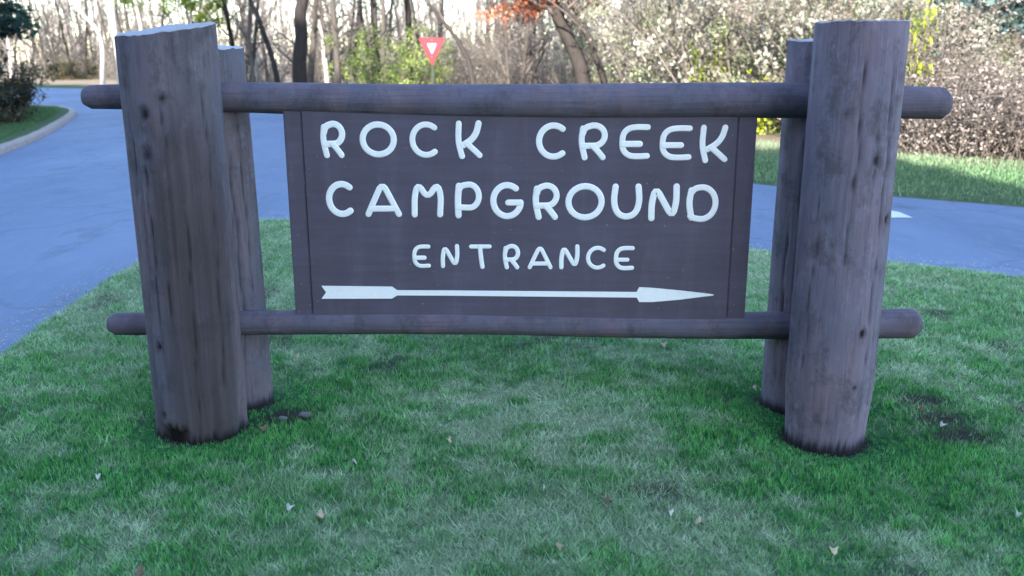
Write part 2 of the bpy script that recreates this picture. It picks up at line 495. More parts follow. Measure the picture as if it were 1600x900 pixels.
# ------------------------------------------------------------------ ground sheets
def ground_sheets():
    mb = MB(); mb.add([(-500, -500, -.12), (500, -500, -.12), (500, 500, -.12), (-500, 500, -.12)], [(0, 1, 2, 3)])
    tag(mb.build('ground', M_GROUND, smooth=False), kind='structure')
    # road: a strip between the two outer edges, passing under their borders and under the lawn
    A = [(x - 1.0, y) for x, y in LEFT]
    B = [(x + .6, y + .6) for x, y in FAR]
    A = resample(A, 4.0); B = resample(B, 4.0)
    n = 420
    def par(P):
        d = np.concatenate([[0], np.cumsum(np.linalg.norm(np.diff(P, axis=0), axis=1))]); t = np.linspace(0, d[-1], n)
        return np.stack([np.interp(t, d, P[:, 0]), np.interp(t, d, P[:, 1])], 1)
    A = par(A); B = par(B)
    m = 70; vs = []; fs = []
    for i in range(n):
        for j in range(m + 1):
            q = A[i] + (B[i] - A[i]) * j / m
            vs.append((q[0], q[1], 0.0))
    V = np.array(vs); inn = lawn_radius(V[:, 0], V[:, 1]) - np.hypot(V[:, 0] - LC[0], V[:, 1] - LC[1])
    V[:, 2] = -.1 * sstep(.5, 1.3, inn); vs = V
    for i in range(n - 1):
        for j in range(m):
            a = i * (m + 1) + j; fs.append((a, a + 1, a + m + 2, a + m + 1))
    mb = MB(); mb.add(vs, fs); tag(mb.build('road', M_ASPHALT, smooth=False), kind='structure')
    # lawn, polar sheet round its centre
    rs = np.concatenate([np.linspace(0, .97, 190) ** .9, [.985, .995, 1.0]])
    P = resample(np.vstack([lawn_p, lawn_p[:1]]), .06)[:-1]
    keep = []
    for p in P:
        keep.append(p)
    P = np.array(keep)
    x = LC[0] + np.outer(rs, P[:, 0] - LC[0]); y = LC[1] + np.outer(rs, P[:, 1] - LC[1])
    nr, na = x.shape
    z = lawn_z(x, y)
    fs = []
    for i in range(nr - 1):
        for j in range(na):
            k = (j + 1) % na
            fs.append((i * na + j, i * na + k, (i + 1) * na + k, (i + 1) * na + j))
    mb = MB()
    mb.add(np.stack([x.ravel(), y.ravel(), z.ravel()], 1), fs, straw=lawn_straw(x, y).ravel(), soil=lawn_soil(x, y).ravel())
    tag(mb.build('lawn', M_LAWN), kind='structure')
    # outer verges
    def verge(name, E, out_pts, litter_at, zk):
        E = resample(chaikin(E, 2), .8)
        n = len(E)
        Q = par_n(out_pts, n)
        dist = np.array([0, .12, .4, .9, 1.6, 2.4, 3.4, 4.6, 6.0, 8, 11, 15, 21, 30, 45, 70, 110])
        vs = []; lit = []
        for i in range(n):
            L = np.linalg.norm(Q[i] - E[i]); u = (Q[i] - E[i]) / L
            for d in dist:
                p = E[i] + u * d * (L / 110)
                p = E[i] + u * d
                zz = zk * min(1, d / .12) - (.02 if d == 0 else 0) + .1 * sstep(1, 8, d) + (.25 * (float(fbm(p[0] * .15, p[1] * .15, 4, 2)) - .5)) * float(sstep(1, 10, d))
                vs.append((p[0], p[1], zz))
                la = litter_at + 1.2 * (float(fbm(p[0] * .6, p[1] * .6, 8, 3)) - .5)
                lit.append(float(sstep(la - .6, la + .8, d)))
        m = len(dist); fs = []
        for i in range(n - 1):
            for j in range(m - 1):
                a = i * m + j; fs.append((a, a + 1, a + m + 1, a + m))
        mb = MB(); mb.add(vs, fs, litter=np.array(lit))
        return tag(mb.build(name, M_VERGE), kind='structure')
    def par_n(P, n):
        P = np.asarray(P, float)
        d = np.concatenate([[0], np.cumsum(np.linalg.norm(np.diff(P, axis=0), axis=1))]); t = np.linspace(0, d[-1], n)
        return np.stack([np.interp(t, d, P[:, 0]), np.interp(t, d, P[:, 1])], 1)
    verge('verge', FAR, [(140, 40), (120, 90), (90, 140), (40, 170), (0, 180), (-60, 190), (-120, 180)], 3.4, .035)
    verge('verge', LEFT, [(-120, -40), (-120, 0), (-110, 20), (-110, 30), (-100, 20), (-100, 10), (-125, 0)], 2.4, .10)
    # kerb on the left: an extruded profile with rounded top
    K = resample(chaikin(LEFT[2:15], 3), .5)
    t = np.gradient(K, axis=0); t /= np.linalg.norm(t, axis=1)[:, None]; nrm = np.stack([t[:, 1], -t[:, 0]], 1)
    prof = [(.06, -.06), (.055, .02), (.03, .09), (-.01, .115), (-.11, .12), (-.14, .10), (-.14, -.06)]
    vs = [(K[i, 0] + nrm[i, 0] * a, K[i, 1] + nrm[i, 1] * a, b + .006 * sin(i * 1.7)) for i in range(len(K)) for a, b in prof]
    m = len(prof); fs = [(i * m + j, (i + 1) * m + j, (i + 1) * m + j + 1, i * m + j + 1) for i in range(len(K) - 1) for j in range(m - 1)]
    mb = MB(); mb.add(vs, fs); tag(mb.build('kerb', M_KERB, smooth=False), kind='structure')
    # small painted triangle on the side road
    p = on_ground(1398, 334, .004)
    mb = MB(); q = [on_ground(1380, 328, .005), on_ground(1392, 341, .005), on_ground(1426, 341, .005), on_ground(1404, 332, .005)]
    mb.add(q, [(0, 1, 2, 3)]); tag(mb.build('road_marking', M_MARK, smooth=False), kind='structure')
ground_sheets()

# ------------------------------------------------------------------ grass blades
def blades(name, x, y, z, h, wdt, straw, soil, rng, lean=.6, mat=M_BLADE):
    n = len(x)
    a = rng.uniform(0, 2 * pi, n); la = rng.uniform(0, 2 * pi, n); ll = lean * rng.uniform(.2, 1.2, n) * h
    dx = np.cos(a) * wdt; dy = np.sin(a) * wdt
    V = np.zeros((n, 3, 3))
    V[:, 0] = np.stack([x - dx, y - dy, z - .006], 1)
    V[:, 1] = np.stack([x + dx, y + dy, z - .006], 1)
    V[:, 2] = np.stack([x + np.cos(la) * ll, y + np.sin(la) * ll, z + h], 1)
    r = np.clip(.65 * rng.uniform(0, 1, n) ** 1.3 + .75 * (vnoise(x * 22, y * 22, 81) - .25) * (vnoise(x * 6, y * 6, 83) + .2), 0, 1)
    return raw_tris(name, V.reshape(-1, 3), dict(rnd=np.repeat(r, 3), straw=np.repeat(straw, 3), soil=np.repeat(soil, 3)), mat)

def grass():
    rng = np.random.default_rng(5)
    n = 620000
    u = rng.uniform(0, 1, n)
    r0, r1 = 1.9, 10.5
    r = (np.sqrt(r0) + u * (np.sqrt(r1) - np.sqrt(r0))) ** 2
    a = rng.uniform(-radians(44), radians(44), n)
    x = r * np.sin(a); y = r * np.cos(a)
    e = lawn_radius(x, y); rr = np.hypot(x - LC[0], y - LC[1])
    ok = rr < e - .0 + rng.normal(0, .05, n)
    so = lawn_soil(x, y)
    ok &= rng.uniform(0, 1, n) > so * .85
    for px, py in POSTS.values():
        ok &= np.hypot(x - px, y - py) > .15
    x = x[ok]; y = y[ok]; r = r[ok]; so = so[ok]; n = len(x)
    # pull the blades into tufts
    cx = (np.floor(x / .035) + .5 + (_hash(np.floor(x / .035), np.floor(y / .035), 1) - .5)) * .035
    cy = (np.floor(y / .035) + .5 + (_hash(np.floor(x / .035), np.floor(y / .035), 2) - .5)) * .035
    k = rng.uniform(0, .75, n)
    x = x + (cx - x) * k; y = y + (cy - y) * k
    st = lawn_straw(x, y)
    st2 = np.clip(st * 1.1 + rng.normal(0, .25, n), 0, 1)
    tuft = vnoise(x * 28, y * 28, 71)
    pd = np.min([np.hypot(x - px, y - py) for px, py in POSTS.values()], axis=0)
    h = (.45 + .55 * sstep(.2, .4, pd)) * (.012 + .018 * fbm(x * 3, y * 3, 50, 3) + .016 * tuft) * rng.uniform(.6, 1.25, n) * (1 - .25 * st)
    wide = (rng.uniform(0, 1, n) < .10)
    wdt = np.where(wide, 2.4, 1.0) * .0021 * (r / 3) ** .75 * rng.uniform(.7, 1.4, n)
    h = np.where(wide, h * .7, h)
    z = lawn_z(x, y)
    lean = .6 + 1.1 * st
    o = blades('grass', x, y, z, h, wdt, st2, so * .4, rng, lean=lean)
    tag(o, 'short patchy green and straw coloured lawn grass around the log sign', 'grass', kind='stuff')
    # coarser grass across the side road
    n = 90000
    E = resample(chaikin(FAR[3:14], 2), .1)
    i = rng.integers(0, len(E), n); d = rng.uniform(0, 1, n) ** .8 * 4.5
    dirv = np.array([.66, .75])
    x = E[i, 0] + dirv[0] * d + rng.normal(0, .06, n); y = E[i, 1] + dirv[1] * d + rng.normal(0, .06, n)
    z = np.full(n, .03) + .1 * sstep(1, 8, d)
    st = np.clip(.15 + .5 * sstep(2.5, 4.5, d) + rng.normal(0, .2, n), 0, 1)
    o = blades('grass', x, y, z, rng.uniform(.03, .075, n), np.full(n, .008), np.clip(st + .25, 0, 1), np.full(n, .35), rng)
    tag(o, 'strip of green grass between the side road and the pale brush', 'grass', kind='stuff')
    # grass by the left kerb
    n = 30000
    E = resample(chaikin(LEFT[3:11], 2), .1)
    i = rng.integers(0, len(E), n); d = rng.uniform(.15, 1, n) ** 1 * 3.0
    x = E[i, 0] - d; y = E[i, 1] + d * .15; z = np.full(n, .11)
    o = blades('grass', x, y, z, rng.uniform(.02, .05, n), np.full(n, .011), np.clip(.2 + rng.normal(0, .15, n), 0, 1), np.clip(.5 + .35 * d / 2, 0, .95), rng)
    tag(o, 'dark green grass behind the kerb of the left road', 'grass', kind='stuff')
    # gravel crumbs where lawn and asphalt meet
    P = resample(lawn_p, .02); t = np.gradient(P, axis=0); t /= np.linalg.norm(t, axis=1)[:, None]; nr = np.stack([-t[:, 1], t[:, 0]], 1)
    sel = (P[:, 1] > 2)
    P = P[sel]; nr = nr[sel]
    n = 2000; i = rng.integers(0, len(P), n); d = np.abs(rng.normal(0, .13, n)) - .04
    q = P[i] + nr[i] * d[:, None]
    s = rng.uniform(.003, .010, n)
    base = np.array([(1, 0, 0), (0, 1, 0), (-1, 0, 0), (0, -1, 0), (0, 0, .8)])
    tri = np.array([(0, 1, 4), (1, 2, 4), (2, 3, 4), (3, 0, 4)])
    th = rng.uniform(0, pi, n)
    B = np.repeat(base[None], n, 0)
    bx = B[..., 0] * np.cos(th)[:, None] - B[..., 1] * np.sin(th)[:, None]; by = B[..., 0] * np.sin(th)[:, None] + B[..., 1] * np.cos(th)[:, None]
    V = np.stack([bx, by, B[..., 2]], -1) * (s[:, None, None] * rng.uniform(.7, 1.3, (n, 5, 1))) + np.stack([q[:, 0], q[:, 1], np.full(n, .0)], 1)[:, None, :]
    V = V[:, tri].reshape(-1, 3)
    tag(raw_tris('gravel', V, {}, M_PEBBLE), 'pale gravel crumbs scattered along the asphalt edge of the lawn', 'gravel', kind='stuff')
grass()

# ------------------------------------------------------------------ fallen leaves and stones
def fallen():
    rng = random.Random(3)
    spots = [(151, 743, 'p', 'pale round fallen leaf lying in the grass left of the left front post'),
             (552, 722, 'p', 'pale fallen leaf in the grass below the left half of the sign'),
             (1178, 596, 't', None), (452, 789, 'p', 'small pale fallen leaf at the lower left of the lawn'), (652, 555, 'p', 'pale fallen leaf just under the lower rail near the left'),
             (463, 555, 't', 'curled tan leaf right of the left posts under the lower rail'), (1046, 802, 'p', 'pale fallen leaf in the grass in front of the right half of the sign'),
             (850, 763, 'p', 'pale fallen leaf in front of the middle of the sign'), (950, 783, 'o', 'rust brown leaf lying in the grass in front of the sign'),
             (1092, 818, 't', 'long tan leaf lying flat in the lower right grass'), (1472, 664, 'p', 'whitish leaf lying on the bare soil right of the right post'),
             (1035, 540, 't', 'tan leaf in the grass behind the lower rail on the right'), (498, 803, 't', None), (215, 890, 'o', 'rust brown leaf at the bottom left of the lawn'),
             (1590, 805, 'p', 'pale leaf in the grass at the right end of the lawn'), (410, 667, 'o', 'rust coloured leaf beside the foot of the left front post'),
             (875, 857, 't', None), (1300, 860, 't', None), (700, 690, 't', None), (1440, 640, 'o', 'reddish brown leaf on the soil by the right post')]
    mats = dict(p=M_LEAFP, t=M_LEAFT, o=M_LEAFO)
    for u, v, k, lab in spots:
        p = on_ground(u, v, .045)
        L = rng.uniform(.009, .014) if k == 'p' else rng.uniform(.013, .02); W = L * rng.uniform(.5, .8)
        out_ = []
        for j in range(12):
            a = j / 12 * 2 * pi
            rr = 1 + .18 * cos(5 * a)
            out_.append((L * cos(a) * rr, W * sin(a) * rr, .012 * cos(2 * a) + rng.uniform(-.003, .003)))
        vs = [(0, 0, .004)] + out_; fs = [(0, 1 + j, 1 + (j + 1) % 12) for j in range(12)]
        vs2 = [(x, y, z - .0015) for x, y, z in vs]; m = len(vs)
        fs2 = [tuple(reversed([i + m for i in f])) for f in fs]
        fs3 = [(1 + j, 1 + m + j, 1 + m + (j + 1) % 12, 1 + (j + 1) % 12) for j in range(12)]
        mb = MB(); mb.add(vs + vs2, fs + fs2 + fs3)
        o = mb.build('fallen_leaf', mats[k]); o.location = (p[0], p[1], .028 + float(lawn_z(p[0], p[1]))); o.rotation_euler = (rng.uniform(-.3, .3), rng.uniform(-.3, .3), rng.uniform(0, 6))
        tag(o, lab or 'small tan fallen leaf lying loose in the front lawn grass', 'leaf', 'fallen leaves on the lawn')
    # stones in the bare patch beside the left rear post
    for u, v, s, lab in [(475, 650, .024, 'grey stone on the bare soil right of the left rear post'), (441, 655, .018, 'smaller grey stone at the left of the bare soil by the rear post')]:
        p = on_ground(u, v, .03); mb = MB()
        nu, nv = 10, 7; vs = []; fs = []
        for i in range(nv):
            ph = pi * i / (nv - 1)
            for j in range(nu):
                th = 2 * pi * j / nu
                rr = s * (1 + .25 * sin(3 * th + i) * sin(ph) + .1 * cos(2 * ph + j))
                vs.append((rr * sin(ph) * cos(th) * 1.2, rr * sin(ph) * sin(th) * .8, rr * cos(ph) * .6))
        for i in range(nv - 1):
            for j in range(nu):
                k = (j + 1) % nu; fs.append((i * nu + j, i * nu + k, (i + 1) * nu + k, (i + 1) * nu + j))
        mb.add(vs, fs); o = mb.build('stone', M_STONE); o.location = (p[0], p[1], .03 + s * .3)
        tag(o, lab, 'stone')
fallen()

# ------------------------------------------------------------------ the log sign
def log_post(name, mat, root, cx, cy, r_bot, r_top, z1, seed, cracks, knots=(), stain=None, top=None, facet=(), taper_foot=0.0, rot=None, cut=.9):
    rng = np.random.default_rng(seed)
    n, m = 120, 110
    th = np.arange(n) / n * 2 * pi                      # 0 = +X, -pi/2 = towards the viewer
    zz = np.concatenate([np.linspace(-.12, z1, m)])
    T, Z = np.meshgrid(th, zz)
    f = (Z + .12) / (z1 + .12)
    R = r_bot + (r_top - r_bot) * f
    ph = rng.uniform(0, 6, 6)
    lo = .022 * np.cos(2 * T + ph[0] + .5 * Z) + .016 * np.cos(3 * T + ph[1] - .7 * Z) + .010 * np.cos(5 * T + ph[2] + 1.2 * Z)
    cs = np.stack([np.cos(T), np.sin(T)], -1)
    gr = fbm(np.cos(T) * 9 + 20 + seed, np.sin(T) * 9 + Z * .8, seed, 3) - .5
    gr2 = fbm(np.cos(T) * 26 + 40, np.sin(T) * 26 + Z * 2.0 + seed, seed + 3, 2) - .5
    R = R * (1 + lo + .05 * gr + .018 * gr2)
    for a, dep, sh in facet:                            # hewn flats: cut at a plane
        lim = dep * (r_bot + (r_top - r_bot) * f)
        c = np.cos(T - a)
        R = np.where(c > .3, np.minimum(R, lim / np.maximum(c, .3) * (1 + sh * gr2)), R)
    dark = np.zeros_like(R); st = np.zeros_like(R)
    for a0, za, zb, wd, dp in cracks:
        aw = a0 + .10 * np.sin(Z * 3.1 + seed) * .5 + .03 * np.sin(Z * 17)
        env = sstep(za, za + .08, Z) * (1 - sstep(zb - .12, zb, Z))
        d = np.abs((T - aw + pi) % (2 * pi) - pi) * R
        g = np.exp(-(d / wd) ** 2) * env
        R = R - dp * g; dark = np.maximum(dark, g * .6)
    for a0, zk, rk, s in knots:
        d2 = (((T - a0 + pi) % (2 * pi) - pi) * R) ** 2 + ((Z - zk) * .75) ** 2
        g = np.exp(-d2 / rk ** 2)
        R = R - .5 * rk * g * s + .35 * rk * np.exp(-(np.sqrt(d2) - rk * 1.8) ** 2 / (rk * .6) ** 2)
        dark = np.maximum(dark, np.clip(g * 1.3 * abs(s), 0, 1))
    if taper_foot:
        R = R * (1 - taper_foot * (1 - sstep(0, .28, Z)))
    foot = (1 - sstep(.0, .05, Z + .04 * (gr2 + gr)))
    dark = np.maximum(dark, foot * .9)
    if rot:
        a0, wa, zr, dep = rot
        g = np.exp(-(((T - a0 + pi) % (2 * pi) - pi) / wa) ** 4) * (1 - sstep(zr - .02, zr + .012, Z + .05 * gr2))
        R = R - dep * g; dark = np.maximum(dark, g)
    if stain:
        a0, wa = stain
        st = np.exp(-(((T - a0 + pi) % (2 * pi) - pi) / wa) ** 6) * (.75 + .5 * gr) * sstep(.0, .9, 1.75 - Z) * (1 - sstep(1.3, 1.6, Z) * .8)  # darker brown tone down one side of the post, fading near the top
    X = cx + R * np.cos(T); Y = cy + R * np.sin(T)
    tz = np.zeros((n, 3))
    if top is not None:                                  # shear the top of the log to a slanted cut
        ax, ay, rough = top
        dz = ax * (X[-1] - cx) + ay * (Y[-1] - cy) + rough * (fbm(X[-1] * 30, Y[-1] * 30, seed, 3) - .5)
        Z = Z + f ** 6 * dz[None, :]
    vs = np.stack([X.ravel(), Y.ravel(), Z.ravel()], 1)
    fs = []
    for i in range(m - 1):
        for j in range(n):
            k = (j + 1) % n
            fs.append((i * n + j, i * n + k, (i + 1) * n + k, (i + 1) * n + j))
    mb = MB(); mb.add(vs, fs, dark=dark.ravel(), stain=np.clip(st, 0, 1).ravel(), cutend=np.zeros(n * m))
    # cut end
    rings = [1.0, .97, .93, .8, .6, .4, .2, .02]; capv = []
    zc = Z[-1].mean()
    for q, s in enumerate(rings):
        x = cx + (X[-1] - cx) * s; y = cy + (Y[-1] - cy) * s
        z = Z[-1] * min(1, s * 1.0) + zc * (1 - s) + (.004 * (1 if q in (1, 2) else 0)) + .006 * (fbm(x * 40, y * 40, seed, 2) - .5) * (q > 0) + .0005
        capv.append(np.stack([x, y, z], 1))
    cv = np.concatenate(capv); cf = []
    for q in range(len(rings) - 1):
        for j in range(n):
            k = (j + 1) % n; cf.append((q * n + j, q * n + k, (q + 1) * n + k, (q + 1) * n + j))
    mb.add(cv, cf, cutend=cut, dark=np.zeros(len(cv)))
    return mb.build(name, mat, root)

def rail(root, X0, X1, Yc, zf, rf, seed):
    n, m = 40, 130
    th = np.arange(n) / n * 2 * pi
    rng = np.random.default_rng(seed)
    xs = np.linspace(X0, X1, m)
    ex = [X0 - .002] + list(xs) + [X1 + .002]
    T, X = np.meshgrid(th, xs)
    R = np.interp(X, *rf) * (1 + .05 * (fbm(np.cos(T) * 3 + 9, np.sin(T) * 3 + X * .6, seed, 3) - .5) + .03 * (vnoise(T * 0 + X * 2.2, T * 0, seed) - .5))
    R = R * (1 - .30 * (1 - sstep(0, .035, X - X0)) ** 2 - .35 * (1 - sstep(0, .04, X1 - X)) ** 2)
    zc = np.interp(X, *zf) + .008 * np.sin(X * 2.3 + seed)
    yc = Yc + .006 * np.sin(X * 1.9 + seed * 2)
    dark = np.zeros_like(R)
    for _ in range(3):
        a0 = rng.uniform(-2.6, -.6); x0 = rng.uniform(X0, X1 - .6); L = rng.uniform(.25, .7)
        env = sstep(x0, x0 + .1, X) * (1 - sstep(x0 + L - .1, x0 + L, X))
        d = np.abs((T - a0 - .05 * np.sin(X * 9) + pi) % (2 * pi) - pi) * R
        g = np.exp(-(d / .0022) ** 2) * env; R = R - .003 * g; dark = np.maximum(dark, .6 * g)
    vs = np.stack([X.ravel(), (yc + R * np.cos(T + pi / 2)).ravel(), (zc + R * np.sin(T + pi / 2)).ravel()], 1)
    fs = []
    for i in range(m - 1):
        for j in range(n):
            k = (j + 1) % n; fs.append((i * n + k, i * n + j, (i + 1) * n + j, (i + 1) * n + k))
    b = MB(); b.add(vs, fs, dark=dark.ravel())
    fs2 = [tuple(range(n)), tuple(reversed(range(n)))]
    b.add(vs[:n] , [tuple(range(n))], dark=.35); b.add(vs[-n:], [tuple(reversed(range(n)))], dark=.35)
    return b.build('rail', M_RAIL, root)

def arc(cx, cy, rx, ry, a0, a1, n=14):
    return [(cx + rx * cos(radians(a0 + (a1 - a0) * i / n)), cy + ry * sin(radians(a0 + (a1 - a0) * i / n))) for i in range(n + 1)]

GLYPH = {
 'C': [arc(.56, .5, .56, .5, 52, 308, 20)],
 'O': ['closed', arc(.5, .5, .5, .5, 0, 360, 28)],
 'K': [[(.12, 1), (.08, .45), (.24, 0)], [(.97, 1), (.88, .72), (.66, .5), (.3, .34)], [(.45, .40), (.72, .22), (1, .03)]],
 'R': [[(.12, .9), (.05, .5), (.2, 0)], [(.1, .72), (.2, .93)] + arc(.55, .68, .42, .32, 100, -80, 14) + [(.3, .36), (.12, .36)], [(.5, .36), (.7, .2), (.9, 0)]],
 'E': [[(1, .98), (.62, .99), (.3, .95), (.1, .78), (.06, .5), (.09, .22), (.3, .03), (.6, 0), (1, .02)], [(.1, .42), (.72, .42)]],
 'A': [[(.02, 0), (.25, .5), (.5, 1), (.75, .5), (1, 0)], [(.12, .17), (.88, .17)]],
 'M': [[(.06, 0), (.07, .6), (.2, .97), (.5, .5), (.82, .97), (.95, .6), (.9, 0)]],
 'P': [[(.12, .95), (.06, .5), (.08, 0)], [(.1, .8), (.22, .96)] + arc(.56, .62, .42, .38, 100, -85, 14) + [(.3, .25), (.1, .26)]],
 'G': [arc(.52, .5, .5, .5, 52, 345, 20) + [(.99, .44)], [(1, .44), (.56, .44)]],
 'U': [[(.08, 1), (.02, .5), (.16, .12), (.5, 0), (.84, .12), (.98, .5), (.92, 1)]],
 'N': [[(.05, 0), (.04, .5), (.18, .97), (.5, .5), (.82, .03), (.96, .5), (.94, 1)]],
 'D': [[(.12, .9), (.05, .5), (.16, .05)], [(.1, .8), (.25, .97)] + arc(.5, .5, .5, .5, 92, -92, 18) + [(.25, .03), (.12, .1)]],
 'T': [[(0, .98), (1, .98)], [(.48, .98), (.52, .5), (.6, 0)]],
 'Y': [[(0, 1), (.5, .5), (1, 1)], [(.5, .5), (.5, 0)]],
 'I': [[(.5, 1), (.5, 0)]],
 'L': [[(.1, 1), (.1, 0), (.9, 0)]],
}

def smooth_path(P, it=2):
    P = [np.array(p, float) for p in P]
    if len(P) < 3: return np.array(P)
    return chaikin(np.array(P), it)

def stroke(mb, P, wd, dp, y0, closed=False):
    """raised rounded paint stroke on the plane y = y0, facing -Y"""
    P = np.asarray(P, float)
    if closed:
        P = P[:-1]; t = np.roll(P, -1, 0) - np.roll(P, 1, 0)
        W = np.ones(len(P)) * wd
    else:
        t0 = P[1] - P[0]; t0 /= np.linalg.norm(t0); t1 = P[-1] - P[-2]; t1 /= np.linalg.norm(t1)
        head = [P[0] - t0 * wd * s for s in (.98, .86, .6, .3)]; tail = [P[-1] + t1 * wd * s for s in (.3, .6, .86, .98)]
        W = np.array([wd * sqrt(1 - s * s) for s in (.98, .86, .6, .3)] + [wd] * len(P) + [wd * sqrt(1 - s * s) for s in (.3, .6, .86, .98)])
        P = np.vstack([head, P, tail]); t = np.gradient(P, axis=0)
    t /= np.linalg.norm(t, axis=1)[:, None] + 1e-12
    nrm = np.stack([-t[:, 1], t[:, 0]], 1)
    k = 7; th = np.linspace(0, pi, k)
    vs = []
    for i in range(len(P)):
        for a in th:
            off = cos(a); dd = sin(a) ** .6 if a not in (0.0,) else 0
            q = P[i] + nrm[i] * W[i] * off
            vs.append((q[0], y0 + .0012 - (dp + .0012) * min(1, 2.2 * max(0, sin(a))) * min(1, W[i] / wd * 1.6), q[1]))
    fs = []
    L = len(P)
    for i in range(L if closed else L - 1):
        j = (i + 1) % L
        for a in range(k - 1):
            fs.append((i * k + a, j * k + a, j * k + a + 1, i * k + a + 1))
    mb.add(vs, fs)

def glyph(ch, x0, x1, z0, z1, wd, dp, y0, mat, parent, rng=None):
    g = GLYPH[ch]; mb = MB(); closed = False
    if g[0] == 'closed': closed = True; g = g[1:]
    ix, iz = x0 + wd, z0 + wd; sx, sz = (x1 - x0 - 2 * wd), (z1 - z0 - 2 * wd)
    for si, s in enumerate(g):
        P = np.array([(ix + sx * a, iz + sz * b) for a, b in s])
        if not closed: P = smooth_path(P, 2)
        P = resample(P, max(.004, wd * .5)) if not closed else P
        stroke(mb, P, wd * (1 + (rng.uniform(-.05, .05) if rng else 0)), dp + .0004 * si, y0, closed)
    return mb.build('letter', mat, parent)

def campground_sign():
    root = empty('campground_sign', (0, 3.8, 0))
    tag(root, 'dark brown campground sign board with white letters hung between four log posts on the lawn', 'sign')
    hp = -pi / 2
    parts = []
    fl = log_post('front_post', M_POST_L, root, *POSTS['fl'], .188, .190, 1.665, 11,
                  [(hp - .42, .35, 1.25, .004, .012), (hp + .35, .1, 1.0, .003, .008), (hp + .95, .2, 1.5, .004, .01), (hp - .85, 1.0, 1.55, .003, .008), (hp + .1, 1.15, 1.45, .0025, .006), (hp - .1, .5, .8, .0025, .006)],
                  [(hp - .55, .42, .012, 1.2), (hp - .62, .12, .011, 1.2), (hp - .25, 1.36, .018, .8), (hp + .15, 1.42, .012, .8), (hp - .3, 1.2, .02, .6)],
                  stain=(hp + .55, .85), top=(.10, .125, .014), facet=[(hp - .75, .93, .1), (hp + .38, .93, .1), (hp + 1.45, .95, .1)],
                  rot=(hp - .42, .42, .075, .03), cut=.75)
    fl['label'] = 'thick front log post at the left, dark brown with a slanted pale top'
    fr = log_post('front_post', M_POST_R, root, *POSTS['fr'],   .180, .168, 1.685, 23,
                  [(hp - .25, .9, 1.6, .004, .012), (hp - .3, .75, 1.2, .0025, .006), (hp + .5, .3, 1.66, .003, .008), (hp + 1.1, .2, 1.3, .003, .007), (hp - .95, .3, 1.1, .003, .006), (hp + .15, 1.05, 1.4, .0025, .006)],
                  [(hp + .28, .50, .014, 1.2), (hp + .2, .28, .008, 1), (hp + .25, 1.18, .017, .8), (hp + .75, .95, .014, 1), (hp - .5, 1.35, .012, .5)],
                  top=(.01, .02, .012), taper_foot=.08, cut=.5)
    fr['label'] = 'thick front log post at the right, weathered purplish with a narrow foot'
    rl = log_post('rear_post', M_POST_L, root, *POSTS['rl'], .150, .128, 1.60, 31,
                  [(hp + .6, .2, 1.2, .004, .01), (hp + 1.0, .5, 1.5, .003, .008)], [], top=(0, .06, .015), cut=.9)
    rl['label'] = 'slimmer log post standing behind the left front post'
    rr = log_post('rear_post', M_POST_R, root, *POSTS['rr'], .150, .140, 1.625, 37,
                  [(hp - .6, .3, 1.3, .004, .01), (hp - .95, .1, .9, .003, .008)], [(hp - .5, 1.2, .014, .8)], top=(0, .04, .01), cut=.6)
    rr['label'] = 'slimmer log post standing behind the right front post'
    up = rail(root, -1.795, 1.835, 3.84, ([-1.8, 0, 1.84], [1.395, 1.388, 1.366]), ([-1.8, -1.5, -.9, 0, 1.2, 1.84], [.049, .055, .066, .071, .074, .066]), 5)
    up['label'] = 'upper log rail, thicker towards the right'
    lo = rail(root, -1.80, 1.815, 3.84, ([-1.8, 0, 1.82], [.416, .408, .400]), ([-1.8, -1.5, -.9, 0, 1.2, 1.82], [.050, .052, .055, .055, .062, .068]), 9)
    lo['label'] = 'lower log rail under the board'
    YB = 3.80
    mb = MB(); box(mb, -.879, .944, YB, YB + .045, .435, 1.35, .003)
    board = mb.build('sign_board', M_BOARD, root, smooth=False)
    for x0, x1 in ((-.957, -.882), (.9465, 1.026)):
        mb = MB(); box(mb, x0, x1, YB + .004, YB + .047, .432, 1.352, .004)
        mb.build('side_board', M_BOARD, root, smooth=False)
    # letters: each its own raised painted shape
    def onb(u, v):
        p = at(u, v, YB); return p[0], p[2]
    rng = random.Random(8)
    rows = [
     [('R', 496, 542, 188, 247), ('O', 560, 621, 189, 246), ('C', 638, 688, 189, 247), ('K', 707, 754, 188, 249), ('C', 837, 887, 191, 250), ('R', 901, 950, 191, 251),
      ('E', 965, 1015, 193, 250), ('E', 1028, 1080, 195, 252), ('K', 1090, 1136, 195, 256)],
     [('C', 507, 556, 282, 339), ('A', 567, 628, 280, 339), ('M', 638, 697, 280, 340), ('P', 707, 754, 283, 341), ('G', 764, 818, 284, 343), ('R', 829, 875, 285, 344),
      ('O', 883, 944, 286, 345), ('U', 953, 1004, 287, 345), ('N', 1012, 1062, 287, 346), ('D', 1070, 1121, 288, 348)],
     [('E', 641, 673, 381, 419), ('N', 686, 719, 381, 419), ('T', 732, 768, 381, 420), ('R', 783, 813, 381, 421), ('A', 823, 863, 381, 421), ('N', 872, 906, 382, 421),
      ('C', 915, 948, 384, 422), ('E', 957, 990, 384, 423)]]
    for ri, row in enumerate(rows):
        wd = (.0136, .0141, .0099)[ri]
        for ch, ua, ub, va, vb in row:
            x0, z1 = onb(ua, va); x1, z0 = onb(ub, vb)
            glyph(ch, x0, x1, z0, z1, wd, .0016, YB, M_WHITE, board, rng)
    # arrow: fletching, shaft and head in one raised shape
    top = [(502, 446), (612, 447.5), (620, 453), (700, 453.5), (994, 456.5), (998, 449), (1018, 450), (1060, 454), (1100, 458.5), (1114, 460.5)]
